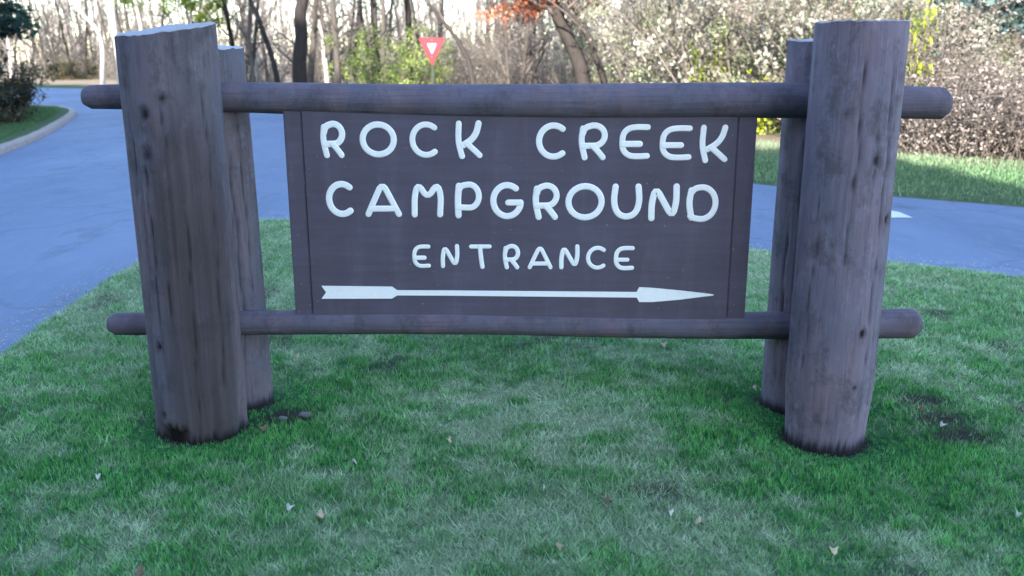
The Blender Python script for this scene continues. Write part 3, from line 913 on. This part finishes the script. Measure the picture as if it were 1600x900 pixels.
    bot = [(502, 466), (612, 466), (620, 461), (700, 461.5), (994, 465), (998, 472), (1018, 472), (1060, 468.5), (1100, 463.5), (1114, 462)]
    mb = MB(); vs = []
    for P, dy in ((top, 1), (bot, -1)):
        for u, v in P:
            x, z = onb(u, v); vs.append((x, YB - .004, z))
    n = len(top)
    xn, zn = onb(509, 456); vs[0] = (vs[0][0], vs[0][1], vs[0][2])
    vs.append((xn, YB - .004, zn))                       # notch of the fletching
    idx = 2 * n
    fs = [(0, idx, n + 1, 1)][:0]
    fs += [(0, idx, 1), (idx, n, n + 1), (idx, n + 1, 1)]
    fs += [(i, n + i, n + i + 1, i + 1) for i in range(1, n - 1)]
    back = [(x, YB + .002, z) for x, y, z in vs]; B = len(vs)
    ring = list(range(n)) + [n + i for i in range(n - 1, -1, -1)] + [idx]
    sides = [(ring[i], ring[(i + 1) % len(ring)], ring[(i + 1) % len(ring)] + B, ring[i] + B) for i in range(len(ring))]
    mb.add(vs + back, fs + sides); mb.build('arrow', M_WHITE, board, smooth=False)
    # put everything in the frame of the root
    for ch in root.children:
        ch.data.transform(__import__('mathutils').Matrix.Translation((0, -3.8, 0)))
        for g in ch.children: g.data.transform(__import__('mathutils').Matrix.Translation((0, -3.8, 0)))
    return root
campground_sign()

# ------------------------------------------------------------------ yield sign
def yield_sign():
    Y = 31.0
    c = at(675, 78, Y)
    root = empty('yield_sign', (c[0], Y, .0)); tag(root, 'red and white triangular yield sign on a green steel pole beside the road', 'road sign')
    zt = c[2] + .40; zb = c[2] - .53; hw = .46
    mb = MB(); box(mb, -.035, .035, .02, .06, -.1, zt + .12, .006); mb.build('pole', M_POLE, root, smooth=False)
    def tri(s, y0, y1, r):
        cx, cz = 0, zt - .3
        V = [(-hw, zt), (hw, zt), (0, zb)]
        out_ = []
        V = [np.array((cx + (a - cx) * s, cz + (b - cz) * s)) for a, b in V]
        for i in range(3):
            p0, p1, p2 = V[i - 1], V[i], V[(i + 1) % 3]
            a = p1 + (p0 - p1) / np.linalg.norm(p0 - p1) * r; b = p1 + (p2 - p1) / np.linalg.norm(p2 - p1) * r
            for q in (0, .33, .67, 1):
                out_.append((1 - q) ** 2 * a + 2 * q * (1 - q) * p1 + q * q * b)
        n = len(out_)
        vs = [(p[0], y0, p[1]) for p in out_] + [(p[0], y1, p[1]) for p in out_]
        fs = [tuple(range(n)), tuple(reversed(range(n, 2 * n)))] + [(i, i + n, (i + 1) % n + n, (i + 1) % n) for i in range(n)]
        m = MB(); m.add(vs, fs); return m
    plate = tri(1.0, 0.0, .004, .06).build('plate', M_RED, root, smooth=False)
    inner = tri(.38, -.004, -.001, .03).build('white_panel', M_SIGNW, plate, smooth=False)
    for i, chh in enumerate('YIELD'):
        x = -.17 + i * .07
        glyph(chh, x, x + (.05 if chh != 'I' else .04), zt - .28, zt - .2, .006, .002, -.004, M_RED, plate)
    for z in (zt - .08, zt - .62):
        mb = MB(); tube(mb, [(0, -.008, z), (0, .07, z)], .012, 8); mb.build('bolt', M_METAL, root)
yield_sign()

# ------------------------------------------------------------------ vegetation
def rnd_dir(rng, up=0.0):
    a = rng.uniform(0, 2 * pi); return np.array([cos(a), sin(a), up])

def wob(rng, p0, d, L, n, jit, grav=0.0):
    d = np.array(d, float); d /= np.linalg.norm(d); P = [np.array(p0, float)]
    for i in range(n):
        d = d + rng.normal(0, jit, 3) + np.array([0, 0, grav]); d /= np.linalg.norm(d)
        P.append(P[-1] + d * L / n)
    return np.array(P)

def branches(rng, mb, P, R0, levels, dens, twmb=None):
    pass

def make_crown(rng, trunk, trad, nb, blen, z_from, twigs=6, fine=3, up=.7):
    """limbs, branches and twigs grown from a trunk polyline; returns mesh builder and twig tips"""
    mb = MB(); tips = []
    zs = trunk[:, 2]
    for b in range(nb):
        f = z_from + (1 - z_from) * (b + rng.uniform(0, 1)) / nb
        s = f * (len(trunk) - 1); i = min(int(s), len(trunk) - 2); p = trunk[i] + (trunk[i + 1] - trunk[i]) * (s - i)
        r = np.interp(s, np.arange(len(trunk)), trad) * rng.uniform(.3, .55)
        L = blen * rng.uniform(.6, 1.2) * (1.15 - .6 * f)
        lim = wob(rng, p, rnd_dir(rng, up * rng.uniform(.4, 1.6)), L, 5, .16, .05)
        tube(mb, lim, np.linspace(r, r * .25, 6), 4, cap=False)
        for t in range(twigs):
            q = rng.uniform(.25, 1) * 5; k = min(int(q), 4); p2 = lim[k] + (lim[k + 1] - lim[k]) * (q - k)
            d = rnd_dir(rng, rng.uniform(-.1, .9)) + (lim[k + 1] - lim[k]) / L * 4
            tw = wob(rng, p2, d, L * rng.uniform(.25, .5), 3, .22, .03)
            tube(mb, tw, np.linspace(r * .3, r * .08, 4), 3, cap=False)
            for _ in range(fine):
                q2 = rng.uniform(.2, 3); k2 = min(int(q2), 2); p3 = tw[k2] + (tw[k2 + 1] - tw[k2]) * (q2 - k2)
                f3 = wob(rng, p3, rnd_dir(rng, rng.uniform(-.2, 1)) + (tw[1] - tw[0]) * 3, L * rng.uniform(.12, .26), 2, .25)
                ribbon(mb, f3[0], f3[1], f3[2], max(.006, r * .09), np.cross(rnd_dir(rng, .3), f3[1] - f3[0]) / (np.linalg.norm(f3[1] - f3[0]) + 1e-6))
                tips.append(f3[2]); tips.append(f3[1])
    return mb, np.array(tips)

def leaves(rng, pts, n, size, spread, mat, name, parent, flat=0.0):
    pts = np.asarray(pts); i = rng.integers(0, len(pts), n)
    c = pts[i] + rng.normal(0, spread, (n, 3))
    s = size * rng.uniform(.5, 1.4, n)
    a = rng.normal(0, 1, (n, 3)); a /= np.linalg.norm(a, axis=1)[:, None]
    b = rng.normal(0, 1, (n, 3)); b -= a * (a * b).sum(1)[:, None]; b /= np.linalg.norm(b, axis=1)[:, None]
    V = np.stack([c - a * s[:, None], c + b * (s * .5)[:, None], c + a * s[:, None], c - b * (s * .5)[:, None]], 1)
    k0 = vnoise(c[:, 0] * 1.9 + 50, c[:, 2] * 2.3 + c[:, 1] * 1.7 + 50, 7); r = np.clip(1.9 * (k0 - .5) + .48 + rng.normal(0, .13, n), 0, 1)
    keep = vnoise(c[:, 0] * 2.6 + 90, c[:, 2] * 2.9 + c[:, 1] * 2.1 + 90, 17) > .36
    s = np.where(keep, s, s * .45)
    a0_ = a; V = np.stack([c - a * s[:, None], c + b * (s * .5)[:, None], c + a * s[:, None], c - b * (s * .5)[:, None]], 1)
    return raw_tris(name, V.reshape(-1, 3), dict(rnd=np.repeat(r, 4)), mat, parent, 4)

def proto_tree(seed, Ht, R, bark, lean=(0, 0), nb=16, blen=2.6, zf=.2, leafm=None, nl=0, lsize=.05, twigs=6, fine=3, path=None, twigm=None):
    rng = np.random.default_rng(seed)
    root = empty('bare_tree' if not leafm else 'leafy_tree', (0, 0, 0))
    if path is None:
        P = wob(rng, (0, 0, -.15), (lean[0], lean[1], 1), Ht, 11, .045, .02)
    else:
        P = chaikin(np.array(path, float), 2)
    rad = R * (1 - .78 * np.linspace(0, 1, len(P)) ** .9); rad[0] *= 1.35
    mb = MB(); tube(mb, P, rad, 9)
    mb.build('trunk', bark, root)
    cb, tips = make_crown(rng, P, rad, nb, blen, zf, twigs, fine)
    c = cb.build('crown', twigm or M_TWIG, root)
    if leafm: leaves(rng, tips, nl, lsize, .12, leafm, 'foliage', root)
    return root

def proto_shrub(seed, Ht, W, stemm, leafm, ns=26, nl=2500, lsize=.05, name='shrub', arch=.0, sub=5, low=0.05, spread=.09):
    rng = np.random.default_rng(seed)
    root = empty(name, (0, 0, 0)); mb = MB(); tips = []
    for s in range(ns):
        a = rng.uniform(0, 2 * pi); rr = W * .35 * sqrt(rng.uniform(0, 1))
        p0 = (rr * cos(a), rr * sin(a), -.08)
        out_ = rng.uniform(.1, .65)
        P = wob(rng, p0, (cos(a) * out_, sin(a) * out_, 1), Ht * rng.uniform(.6, 1.12), 6, .13, -arch)
        tube(mb, P, np.linspace(.02, .006, 7) * rng.uniform(.6, 1.3), 3, cap=False)
        for t in range(sub):
            q = rng.uniform(low * 6, 6); k = min(int(q), 5); p2 = P[k] + (P[k + 1] - P[k]) * (q - k)
            tw = wob(rng, p2, rnd_dir(rng, rng.uniform(-.2, .9)) * .8, Ht * rng.uniform(.12, .32), 3, .25, -arch * .5)
            tube(mb, tw, np.linspace(.008, .003, 4), 3, cap=False)
            tips += list(tw[1:])
            for _ in range(3):
                f3 = wob(rng, tw[rng.integers(0, 3)], rnd_dir(rng, rng.uniform(-.3, .8)), Ht * rng.uniform(.05, .13), 2, .3)
                ribbon(mb, f3[0], f3[1], f3[2], .005, np.cross(rnd_dir(rng, .3), f3[1] - f3[0]) / (np.linalg.norm(f3[1] - f3[0]) + 1e-6))
                tips.append(f3[1]); tips.append(f3[2])
    mb.build('stems', stemm, root)
    if nl: leaves(rng, tips, nl, lsize, spread, leafm, 'foliage', root)
    return root

def gx(u, Y): return (u - 800) / F * (Y * cos(PITCH) + 1.4 * sin(PITCH))

rg = random.Random(12)

# --- named trees of the photograph
def trunk_path(pix, Y, base_v, Htop, dy=0.0):
    """trunk line measured in the photograph on a plane at distance Y, continued upwards"""
    pts = [at(u, v, Y) for u, v in pix]
    b = np.array([gx(base_v[0], Y), Y, -.1])
    P = [b] + [p for p in pts if p[2] > .2]
    d = P[-1] - P[-2]; d = d / np.linalg.norm(d); d = d * .5 + np.array([0, 0, .6])
    while P[-1][2] < Htop:
        P.append(P[-1] + d * 1.6 + np.array([rg.uniform(-.2, .2), rg.uniform(-.2, .2), 0]))
    P = np.array(P); o = P[0].copy(); o[2] = 0
    P = P - o
    P[:, 1] += np.linspace(0, dy, len(P))
    return o, P

def named_tree(pix, Y, base, Htop, R, bark, label, seed, nb=14, blen=2.4, zf=.28, leafm=None, nl=0, ls=.05, twigm=None):
    o, P = trunk_path(pix, Y, base, Htop)
    t = proto_tree(seed, 0, R, bark, nb=nb, blen=blen, zf=zf, path=P, leafm=leafm, nl=nl, lsize=ls, twigm=twigm)
    t.location = tuple(o); tag(t, label, 'tree'); return t

named_tree([(466, 100), (472, 60), (468, 20), (474, 0)], 27, (472, 130), 13, .24, M_BARKD, 'thick dark straight trunk above the upper rail near the left posts', 101)
named_tree([(432, 110), (412, 50), (396, 10), (390, 0)], 29, (438, 130), 11, .10, M_BARKD, 'slim dark trunk leaning left beside the thick straight trunk', 102)
named_tree([(395, 110), (388, 60), (392, 0)], 31, (396, 130), 10, .08, M_BARK, 'slim pale brown trunk just right of the left rear post', 103)
named_tree([(528, 110), (524, 60), (520, 0)], 33, (528, 130), 12, .14, M_BARK, 'grey upright trunk left of the olive bush', 104)
named_tree([(598, 60), (600, 20), (598, 0)], 37, (598, 130), 12, .12, M_BARK, 'grey upright trunk rising behind the olive bush', 105)
named_tree([(640, 70), (638, 25), (636, 0)], 36, (641, 130), 13, .15, M_BARKD, 'dark straight trunk just left of the yield sign', 106)
named_tree([(738, 112), (722, 72), (698, 40), (672, 8), (664, 0)], 30, (742, 130), 9, .10, M_BARKD, 'dark trunk leaning steeply left over the yield sign', 107)
named_tree([(912, 118), (898, 80), (880, 45), (868, 15), (862, 0)], 27, (916, 130), 11, .26, M_BARKD, 'heavy dark leaning trunk with orange leaves at the middle of the woods', 108, leafm=M_ORANGE, nl=9000, ls=.07, nb=24, blen=3.2, zf=.26)
named_tree([(945, 122), (928, 85), (918, 50), (896, 28), (880, 12)], 26.2, (946, 130), 9, .12, M_BARKD, 'slim dark crooked trunk just right of the heavy leaning trunk', 109)
named_tree([(975, 110), (974, 60), (978, 0)], 29, (975, 130), 10, .09, M_BARK, 'narrow grey trunk between the leaning trunks and the whitish trunk', 110)
named_tree([(1044, 110), (1040, 50), (1036, 0)], 24, (1044, 130), 12, .14, M_BARKP, 'whitish trunk at the left edge of the cream brush', 111)
named_tree([(1003, 115), (1002, 80), (1008, 50)], 27, (1003, 130), 8, .07, M_BARKD, 'thin dark trunk just left of the whitish trunk', 112)
named_tree([(186, 110), (180, 50), (174, 0)], 52, (188, 130), 14, .18, M_BARKP, 'tall pale slim trunk just left of the left front post', 113)
named_tree([(160, 110), (161, 70), (150, 40), (128, 22)], 56, (160, 130), 10, .16, M_BARKP, 'pale crooked trunk bending left beyond the left road', 114)
named_tree([(222, 50), (216, 20), (210, 0)], 50, (226, 130), 13, .12, M_BARKP, 'pale thin tree rising above the slanted top of the left front post', 115)
named_tree([(300, 60), (292, 20), (290, 0)], 40, (300, 130), 11, .08, M_YELLOW and M_BARKP, 'slim tree with yellow green leaves above the left posts', 116, leafm=M_YELLOW, nl=7000, ls=.07, zf=.16, nb=20)

def low_spray(tree, pix, Y, mat, nl, ls, start_z):
    rng = np.random.default_rng(int(Y * 10)); o = np.array(tree.location)
    mb = MB(); tips = []
    for u, v in pix:
        q = at(u, v, Y + rng.uniform(-1.2, 1.2)) - o
        p0 = np.array([0, 0, start_z]) + np.array([q[0] * .05, 0, 0])
        n = 7; L = [p0 + (q - p0) * t + np.array([0, 0, .35 * sin(pi * t)]) + rng.normal(0, .05, 3) * (0 < t) for t in np.linspace(0, 1, n)]
        tube(mb, L, np.linspace(.04, .008, n), 4, cap=False)
        for _ in range(26):
            k = rng.uniform(3.2, 6); i = min(int(k), 5); a = L[i] + (L[i + 1] - L[i]) * (k - i)
            tw = wob(rng, a, rnd_dir(rng, rng.uniform(-.6, .5)), rng.uniform(.2, .6), 3, .3)
            tube(mb, tw, np.linspace(.008, .003, 4), 3, cap=False); tips += list(tw[1:])
    mb.build('low_limbs', M_BARK, tree)
    leaves(rng, tips, nl, ls, .09, mat, 'foliage', tree)
for t_, pix_, m_, n_, l_, z_ in ((bpy.data.objects['leafy_tree'], [(755, 22), (785, 16), (812, 26), (842, 20), (770, -20), (822, -22), (856, -5), (795, -35)], M_ORANGE, 3000, .055, 2.6),
                                 (bpy.data.objects['leafy_tree.001'], [(318, 22), (345, 30), (332, 5), (308, -10), (355, -5)], M_YELLOW, 1500, .07, 2.2)):
    low_spray(t_, pix_, t_.location[1], m_, n_, l_, z_)

# --- bare trees that cannot be told apart: variants shared in a loop
protos = [proto_tree(200 + i, rg.uniform(9, 14), rg.uniform(.07, .16), [M_BARKD, M_BARKP, M_BARK, M_BARKD, M_BARK, M_BARKD][i], lean=(rg.uniform(-.18, .18), rg.uniform(-.1, .1)),
                     nb=26, blen=2.4, zf=.08, twigs=6, fine=4, twigm=[M_BARKD, M_TWIG, M_TWIG, M_BARKD, M_TWIG, M_BARKD][i]) for i in range(6)]
G_TREES = 'slender bare trees in the woods behind the road'
k = 0
def far_edge_y(x):
    P = np.array(FAR); return np.interp(x, P[::-1, 0], P[::-1, 1])
placed = 0
for i in range(190):
    u = rg.uniform(200, 1120) if i % 4 else rg.uniform(-50, 260)
    Y = rg.uniform(34, 62)
    if u < 260: Y = rg.uniform(66, 92)
    x = gx(u, Y)
    if Y < far_edge_y(x) + 4: continue
    if placed >= 96: break
    pr = protos[placed % 6]
    lab = 'slender bare tree standing in the pale woods behind the road'
    if placed < 6:
        pr.location = (x, Y, 0); tag(pr, lab, 'tree', G_TREES)
    else:
        copy_thing(pr, (x, Y, 0), rg.uniform(0, 6.28), rg.uniform(.75, 1.15), lab, G_TREES)
    placed += 1

# --- brush
sh_cream = [proto_shrub(300 + i, 3.0, 2.6, M_TWIG, [M_CREAM, M_SAGE, M_CREAM, M_TAN][i], ns=28, nl=[8200, 8400, 6400, 7200][i], lsize=[.034, .036, .042, .036][i], arch=.03, name='brush', spread=.07) for i in range(4)]
sh_pink = [proto_shrub(310 + i, 2.0, 2.6, M_TWIG, M_PINK, ns=50, nl=2600, lsize=.032, arch=.09, name='brush') for i in range(2)]
sh_bare = [proto_shrub(320 + i, 3.0, 2.0, M_TWIG, M_CREAM, ns=20, nl=500, lsize=.045, name='brush', sub=7) for i in range(3)]
sh_olive = proto_shrub(330, 2.9, 2.6, M_TWIG, M_OLIVE, ns=26, nl=6500, lsize=.05, name='bush')
sh_yel = proto_shrub(331, 1.0, 1.0, M_TWIG, M_YELLOW, ns=14, nl=1500, lsize=.04, name='bush')
sh_dark = proto_shrub(332, 1.7, 2.4, M_BARKD, M_DARKSH, ns=30, nl=6500, lsize=.05, name='bush')

sh_olive.location = (gx(592, 34), 34, 0); tag(sh_olive, 'olive green bush left of the yield sign', 'bush')
copy_thing(sh_olive, (gx(655, 36), 36.5, 0), 2.0, (.8, .8, .85), 'lower olive green bush right behind the yield sign')
sh_yel.location = (gx(1205, 18.2), 18.2, 0); sh_yel.scale = (1, 1, 1.45); tag(sh_yel, 'small bright yellow green bush just left of the right rear post', 'bush')
copy_thing(sh_yel, (gx(1104, 20.6), 20.6, 0), 1.0, (.9, .9, 2.6), 'taller yellow green sapling among the cream brush right of the whitish trunk')
copy_thing(sh_yel, (gx(1398, 15.8), 15.8, 0), 1.0, (.9, .9, 2.75), 'yellow green bush showing above the right end of the upper rail')
copy_thing(sh_yel, (gx(815, 29), 29, 0), 2.0, (1, 1, .8), 'low yellowish bush at the foot of the orange leaved tree')
copy_thing(sh_yel, (gx(950, 25), 24.5, 0), 2.4, (1, 1, .75), 'low yellowish bush at the foot of the slim crooked trunk')

G_CREAM = 'cream coloured brush across the side road'
sp = []
for u, Y in [(1060, 23), (1100, 21.8), (1142, 20.4), (1185, 21.6), (1225, 19.6), (1262, 18.6), (1300, 18), (1345, 17.4), (1392, 16.6), (1440, 16.2), (1490, 16.6), (1545, 16.4), (1600, 16.6), (1660, 15.6), (1730, 15.0),
             (1080, 26), (1160, 25), (1240, 23.5), (1320, 22), (1400, 20.5), (1480, 20), (1560, 19.5), (1640, 19), (1010, 27.5), (1720, 18), (1120, 30), (1210, 28), (1300, 27), (1420, 25), (1540, 24), (1640, 24), (960, 31)]:
    sp.append((u, Y))
for i, (u, Y) in enumerate(sp):
    vi = [0, 1, 1, 2, 0, 1, 2, 1, 3, 2, 1, 0][i % 12]; vi = i if i < 4 else vi
    pr = sh_cream[vi]; lab = ['tall cream leaved brush shrub in the thicket across the side road', 'tall grey green leaved brush shrub in the thicket across the side road',
                                 'open cream brush shrub with larger leaves in the thicket across the side road', 'tall tan brown leaved brush shrub in the thicket across the side road'][vi]
    grp = ['cream coloured', 'grey green', 'large leaved cream', 'tan brown'][vi] + ' brush across the side road'
    s = (rg.uniform(.95, 1.2), rg.uniform(.95, 1.2), rg.uniform(.95, 1.35) * (1.25 if Y > 19 else 1) * (.58 if u > 1430 and Y < 21 else 1))
    if i < 4:
        pr.location = (gx(u, Y), Y, .05); pr.scale = s; tag(pr, lab, 'brush', grp)
    else:
        copy_thing(pr, (gx(u, Y), Y, .05), rg.uniform(0, 6.28), s, lab, grp)
G_PINK = 'low pinkish brush at the grass edge'
for i, (u, Y) in enumerate([(1432, 14.9), (1478, 14.5), (1520, 14.2), (1566, 14.0), (1612, 13.8), (1668, 13.4), (1410, 16.0), (1740, 12.9), (1500, 15.2), (1590, 14.9), (1640, 14.6)]):
    pr = sh_pink[i % 2]; lab = 'low arching pinkish brown brush right at the grass edge'
    s = rg.uniform(.75, .95)
    if i < 2:
        pr.location = (gx(u, Y), Y, .05); pr.scale = (s, s, s); tag(pr, lab, 'brush', G_PINK)
    else:
        copy_thing(pr, (gx(u, Y), Y, .05), rg.uniform(0, 6.28), s, lab, G_PINK)
G_BARE = 'pale twiggy undergrowth among the bare trees'
j = 0
for i in range(140):
    u = rg.uniform(340, 1080); Y = rg.uniform(39, 68)
    if i % 5 == 0: u = rg.uniform(40, 330); Y = rg.uniform(63, 84)
    x = gx(u, Y)
    if Y < far_edge_y(x) + 2.5: continue
    if j >= 92: break
    pr = sh_bare[j % 3]; s = rg.uniform(.7, 1.3); lab = 'pale twiggy leafless brush among the bare trees behind the road'
    if j < 3:
        pr.location = (x, Y, 0); pr.scale = (s, s, s); tag(pr, lab, 'brush', G_BARE)
    else:
        copy_thing(pr, (x, Y, 0), rg.uniform(0, 6.28), s, lab, G_BARE)
    j += 1
# dark shrubs in the island on the left
sh_dark.location = (gx(-28, 21.5), 21.5, .1); sh_dark.scale = (1.0, 1.0, .95); tag(sh_dark, 'dark brownish green bush behind the kerb at the left edge', 'bush')
copy_thing(sh_dark, (gx(-62, 22.6), 22.6, .1), 1.2, (1.0, 1.0, 1.75), 'taller dark bush under the evergreen at the left edge, partly outside the picture')
copy_thing(sh_dark, (gx(-8, 26.0), 26.0, .1), 2.2, (.7, .7, .7), 'lower dark bush tapering off towards the road at the left')
copy_thing(sh_dark, (gx(115, 69), 69, 0), .4, (1.6, 1.2, 1.0), 'small dark round bush far beyond the left road')

# --- evergreens
def evergreen(seed, Ht, W, mat, z0, n=13000, ls=.075):
    rng = np.random.default_rng(seed)
    root = empty('evergreen_tree'); mb = MB(); P = wob(rng, (0, 0, -.1), (0, 0, 1), Ht, 9, .02)
    tube(mb, P, np.linspace(.22, .03, 10), 9); mb.build('trunk', M_BARKD, root)
    lm = MB(); pts = []
    nb = 70
    for b in range(nb):
        f = b / nb; z = z0 + (Ht - z0) * f; L = W * (1 - f) ** .8 * rng.uniform(.7, 1.1) + .2
        bp = wob(rng, (0, 0, z), rnd_dir(rng, rng.uniform(-.15, .25)), L, 5, .07, -.03)
        tube(lm, bp, np.linspace(.03, .008, 6), 3, cap=False)
        for i in range(1, 6):
            for q in range(int(4 + 3 * L)):
                pts.append(bp[i] + np.array([rng.normal(0, .16), rng.normal(0, .16), rng.normal(-.06, .06)]) * (.5 + L * .25))
    lm.build('boughs', M_BARKD, root)
    leaves(rng, pts, n, ls, .07, mat, 'foliage', root)
    return root
e1 = evergreen(401, 11.5, 2.3, M_EVER, .9, 24000, .085); e1.location = (gx(-78, 22.5), 22.5, .1); tag(e1, 'dark evergreen with drooping boughs at the top left corner', 'tree')
e2 = evergreen(402, 9.5, 3.1, M_EVERB, 1.95, 24000, .075); e2.location = (gx(1650, 17.3), 17.3, .1); tag(e2, 'blue green evergreen behind the brush at the top right corner', 'tree')

# --- the wood far behind that reads as one mass
def far_wood():
    rng = np.random.default_rng(77); mb = MB()
    for i in range(1500):
        x = rng.uniform(-110, 80); Y = rng.uniform(80, 135)
        Ht = rng.uniform(6, 15); R = rng.uniform(.05, .17)
        P = wob(rng, (x, Y, -.2), (rng.normal(0, .08), 0, 1), Ht, 5, .06)
        tube(mb, P, np.linspace(R, R * .3, 6), 3, cap=False)
        for b in range(14):
            q = rng.uniform(.08, 1) * 5; k2 = min(int(q), 4); p = P[k2] + (P[k2 + 1] - P[k2]) * (q - k2)
            L = rng.uniform(.8, 2.8); f3 = wob(rng, p, rnd_dir(rng, rng.uniform(.1, 1.6)), L, 2, .2)
            ribbon(mb, f3[0], f3[1], f3[2], rng.uniform(.02, .045), np.array([0, 0, 1.0]) if abs(f3[1][2] - f3[0][2]) < L * .3 else np.array([1.0, 0, 0]))
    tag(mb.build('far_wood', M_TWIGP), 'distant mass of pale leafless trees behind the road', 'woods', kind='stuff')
far_wood()

# --- unseen wood added behind the viewer, shaped to keep lawn and road in shade
def shade_wood():
    rng = np.random.default_rng(9); mb = MB(); pts = []
    TE = tan(SUN_EL)
    prof_x = [-70, -30, -12, -6, -3, 0, 2, 5.0, 5.9, 6.5, 7.2, 8.2]
    prof_r = [66, 62, 56, 34, 27, 21, 17.5, 15.0, 13.6, 11.6, 9.6, 5.0]
    YW = -16.0
    x = -62.0
    while x < 8.8:
        reach = float(np.interp(x, prof_x, prof_r))
        Ht = (reach - YW) * TE
        sx = x - tan(SUN_TRAVEL) * (reach - YW)
        P = wob(rng, (sx, YW, -.2), (0, 0, 1), Ht * .9, 6, .02); tube(mb, P, np.linspace(.35, .06, 7), 6)
        step = .9 if x > 2 else 1.2
        for q in range(int(Ht * 3.6)):
            z = rng.uniform(.04, .97) * Ht
            pts.append((sx + rng.uniform(-1, 1) * step * .6, YW - rng.uniform(0, 5), z, rng.uniform(.9, 1.5)))
        x += step
    b = mb.build('added_shade_wood', M_BARKD)
    mb = MB(); V = []; 
    pts = np.array(pts)
    n = 26
    N_ = len(pts) * n
    c = np.repeat(pts[:, :3], n, 0); r = np.repeat(pts[:, 3], n)
    d = rng.normal(0, 1, (N_, 3)); d /= np.linalg.norm(d, axis=1)[:, None]
    c = c + d * (r * rng.uniform(.2, 1, N_))[:, None]
    s = rng.uniform(.45, .85, N_)
    a = rng.normal(0, 1, (N_, 3)); a /= np.linalg.norm(a, axis=1)[:, None]
    e = rng.normal(0, 1, (N_, 3)); e -= a * (a * e).sum(1)[:, None]; e /= np.linalg.norm(e, axis=1)[:, None]
    V = np.stack([c - a * s[:, None], c + e * (s * .6)[:, None], c + a * s[:, None], c - e * (s * .6)[:, None]], 1)
    f = raw_tris('foliage', V.reshape(-1, 3), dict(rnd=np.repeat(rng.uniform(0, 1, N_), 4)), M_EVER, b, 4)
    tag(b, 'unseen evergreen wood added behind the viewer to shade the lawn and road', 'woods', kind='stuff')
shade_wood()
